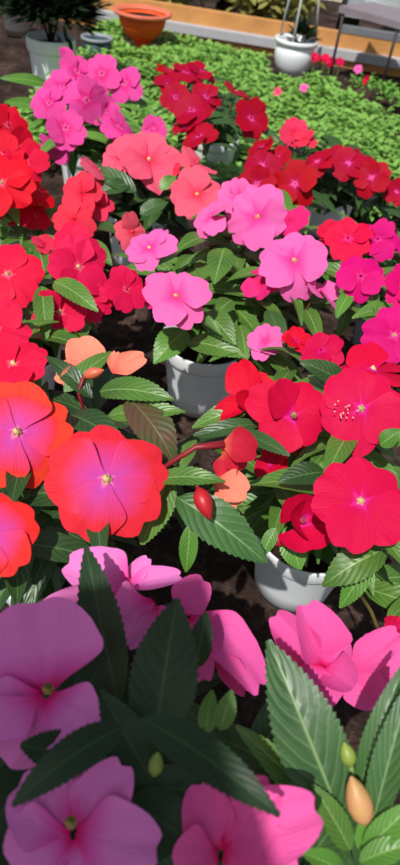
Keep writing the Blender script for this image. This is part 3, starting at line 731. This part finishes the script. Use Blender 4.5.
c = gz(17, 34); mb = MB(); mb.lathe(c, [(.0, .002), (.045, .002), (.046, 0), (.058, .16), (.062, .16), (.062, .172), (.057, .172), (.05, .02), (.0, .018)], 32)
tag(mb.build('bucket', M['white']), 'plain white bucket behind the shrub pot at the top left corner', 'bucket')
c = gz(97, 66); t = thing('flower_pot', c, 'dark teal pot with a pale rim beside the shrub pot', 'pot')
mb = MB(); mb.lathe(c, [(.0, .002), (.04, 0), (.058, .095), (.054, .095), (.036, .01), (.0, .008)], 30); mb.build('body', M['teal'], t)
mb = MB(); mb.lathe(c, [(.057, .093), (.062, .094), (.063, .104), (.056, .105), (.054, .095)], 30); mb.build('rim', M['potd'], t, label='pale grey rim')

c = gz(141, 60); t = thing('terracotta_planter', c, 'orange terracotta bowl planter on a foot before the timber wall', 'planter')
mb = MB(); mb.lathe(c, [(.0, .075), (.04, .075), (.07, .095), (.092, .13), (.1, .165), (.096, .165), (.086, .13), (.0, .11)], 36); mb.build('bowl', M['terra'], t)
mb = MB(); mb.lathe(c, [(.099, .162), (.118, .168), (.122, .178), (.112, .182), (.099, .168)], 36); mb.build('rim', M['terral'], t, label='paler salmon-orange rim')
mb = MB(); mb.lathe(c, [(.0, 0), (.06, 0), (.058, .015), (.032, .03), (.026, .055), (.042, .078), (.0, .08)], 30); mb.build('foot', M['terra'], t)
mb = MB(); mb.lathe(c, [(.0, .155), (.05, .16), (.097, .155)], 24); mb.build('soil', M['soil'], t)

c = gz(290, 77); t = thing('bowl_planter', c, 'round white bowl planter with wire hangers by the timber wall', 'planter')
k = .93
mb = MB(); mb.lathe(c, [(.0, .003), (.035*k, .0), (.062*k, .016), (.083*k, .048), (.09*k, .085), (.086*k, .13), (.082*k, .13), (.075*k, .05), (.0, .02)], 40); mb.build('bowl', M['white'], t)
mb = MB(); mb.lathe(c, [(.085*k, .126), (.097*k, .130), (.099*k, .144), (.09*k, .147), (.083*k, .132)], 40); mb.build('rim', M['white'], t)
mb = MB(); mb.lathe(c, [(.0, .124), (.05, .125), (.083*k, .122)], 24); mb.build('soil', M['soil'], t)
for g in (2.6, .3, 4.5):
    s = MB(); s.tube([c+V((math.cos(g)*.09*k, math.sin(g)*.09*k, .14)), c+V((math.cos(g)*.06, math.sin(g)*.06, .32)), c+UP*.6], .004, 6); s.build('hanger', M['white'], t)
s = MB(); s.tube([c+UP*.6, c+UP*.63, c+UP*.65+wd*.015, c+UP*.63+wd*.03], .004, 6); s.build('hook', M['white'], t)
mb = MB(); rr = random.Random(9); leaves_ball(mb, c+UP*.15+wd*.02, .07, 110, rr, .03, .06, .009); mb.build('foliage', M['conifer'], t)

# low grey table
f1, f2 = gz(329, 80), gz(379, 97)
td = (f2-f1); tl = td.length; td.normalize(); tn = V((-td.y, td.x, 0)); 
hT = .25
t = thing('low_table', f1, 'grey console table on two thin dark legs before the timber wall, top right', 'table')
for q in (f1, f2):
    s = MB(); s.tube([q, q+UP*hT], .006, 8); s.build('leg', M['dark'], t)
mb = MB(); mb.box(f1+tn*.12+td*.24+UP*(hT+.012), td*.26, tn*.13, UP*.012); mb.build('tabletop', M['grey'], t, smooth=False)

# ------------------------------------------------------------------ light
sun = bpy.data.lights.new('sun', 'SUN'); sun.energy = 4.15; sun.angle = R(.6); sun.color = (1, .97, .93)
so = bpy.data.objects.new('sun', sun); C.objects.link(so); so.rotation_euler = SUN.to_track_quat('Z', 'Y').to_euler()
wld = bpy.data.worlds.new('sky'); bpy.context.scene.world = wld; wld.use_nodes = True
nt = wld.node_tree; bg = nt.nodes['Background']
sky = nt.nodes.new('ShaderNodeTexSky'); sky.sky_type = 'NISHITA'; sky.sun_disc = False
sky.sun_elevation = math.asin(SUN.z); sky.sun_rotation = math.atan2(SUN.x, SUN.y)
hsv = nt.nodes.new('ShaderNodeHueSaturation'); hsv.inputs['Saturation'].default_value = .55
nt.links.new(sky.outputs[0], hsv.inputs['Color']); nt.links.new(hsv.outputs[0], bg.inputs[0]); bg.inputs[1].default_value = .088

# unseen canopy added behind the camera: corner shades the lilac plant, cloth passes fill
corner = at_t(188, 566, .37)+SUN*.85
ang = R(20); hw = .45
ea = V((-math.cos(ang), -math.sin(ang), 0)); eb = V((math.sin(ang), -math.cos(ang), 0))
cc = corner+(ea+eb)*hw+UP*.2
t = thing('added_shade_canopy', V((cc.x, cc.y, 0)), 'unseen square pale grey canopy on a pole, added behind the viewpoint to shade the lilac plant', 'added shade')
mb = MB(); mb.v += [cc, corner, corner+ea*2*hw, corner+(ea+eb)*2*hw, corner+eb*2*hw]; mb.uv += [(0, 0)]*5
for i in range(4): mb.f.append((0, 1+i, 1+(i+1) % 4)); mb.m.append(0)
mb.build('canopy', M['cloth'], t, smooth=False)
s = MB(); s.tube([V((cc.x, cc.y, 0)), cc], .018, 10); s.build('pole', M['dark'], t)

# ------------------------------------------------------------------ camera object
cam = bpy.data.cameras.new('camera'); co = bpy.data.objects.new('camera', cam); C.objects.link(co)
from mathutils import Matrix
co.matrix_world = Matrix.Translation(CAM) @ Matrix((cr, cu, -fw)).transposed().to_4x4()
cam.sensor_fit = 'VERTICAL'; cam.sensor_height = 36.0; cam.lens = 36.0*FPX/865
cam.clip_start = .01
cam.dof.use_dof = True; cam.dof.focus_distance = .56; cam.dof.aperture_fstop = (cam.lens/1000)/.0030
bpy.context.scene.camera = co
vs = bpy.context.scene.view_settings
vs.view_transform = 'Standard'; vs.look = 'None'; vs.gamma = 1.0; vs.exposure = 0.1; vs.use_curve_mapping = False
for ob in bpy.data.objects:
    if '_o' in ob: del ob['_o']
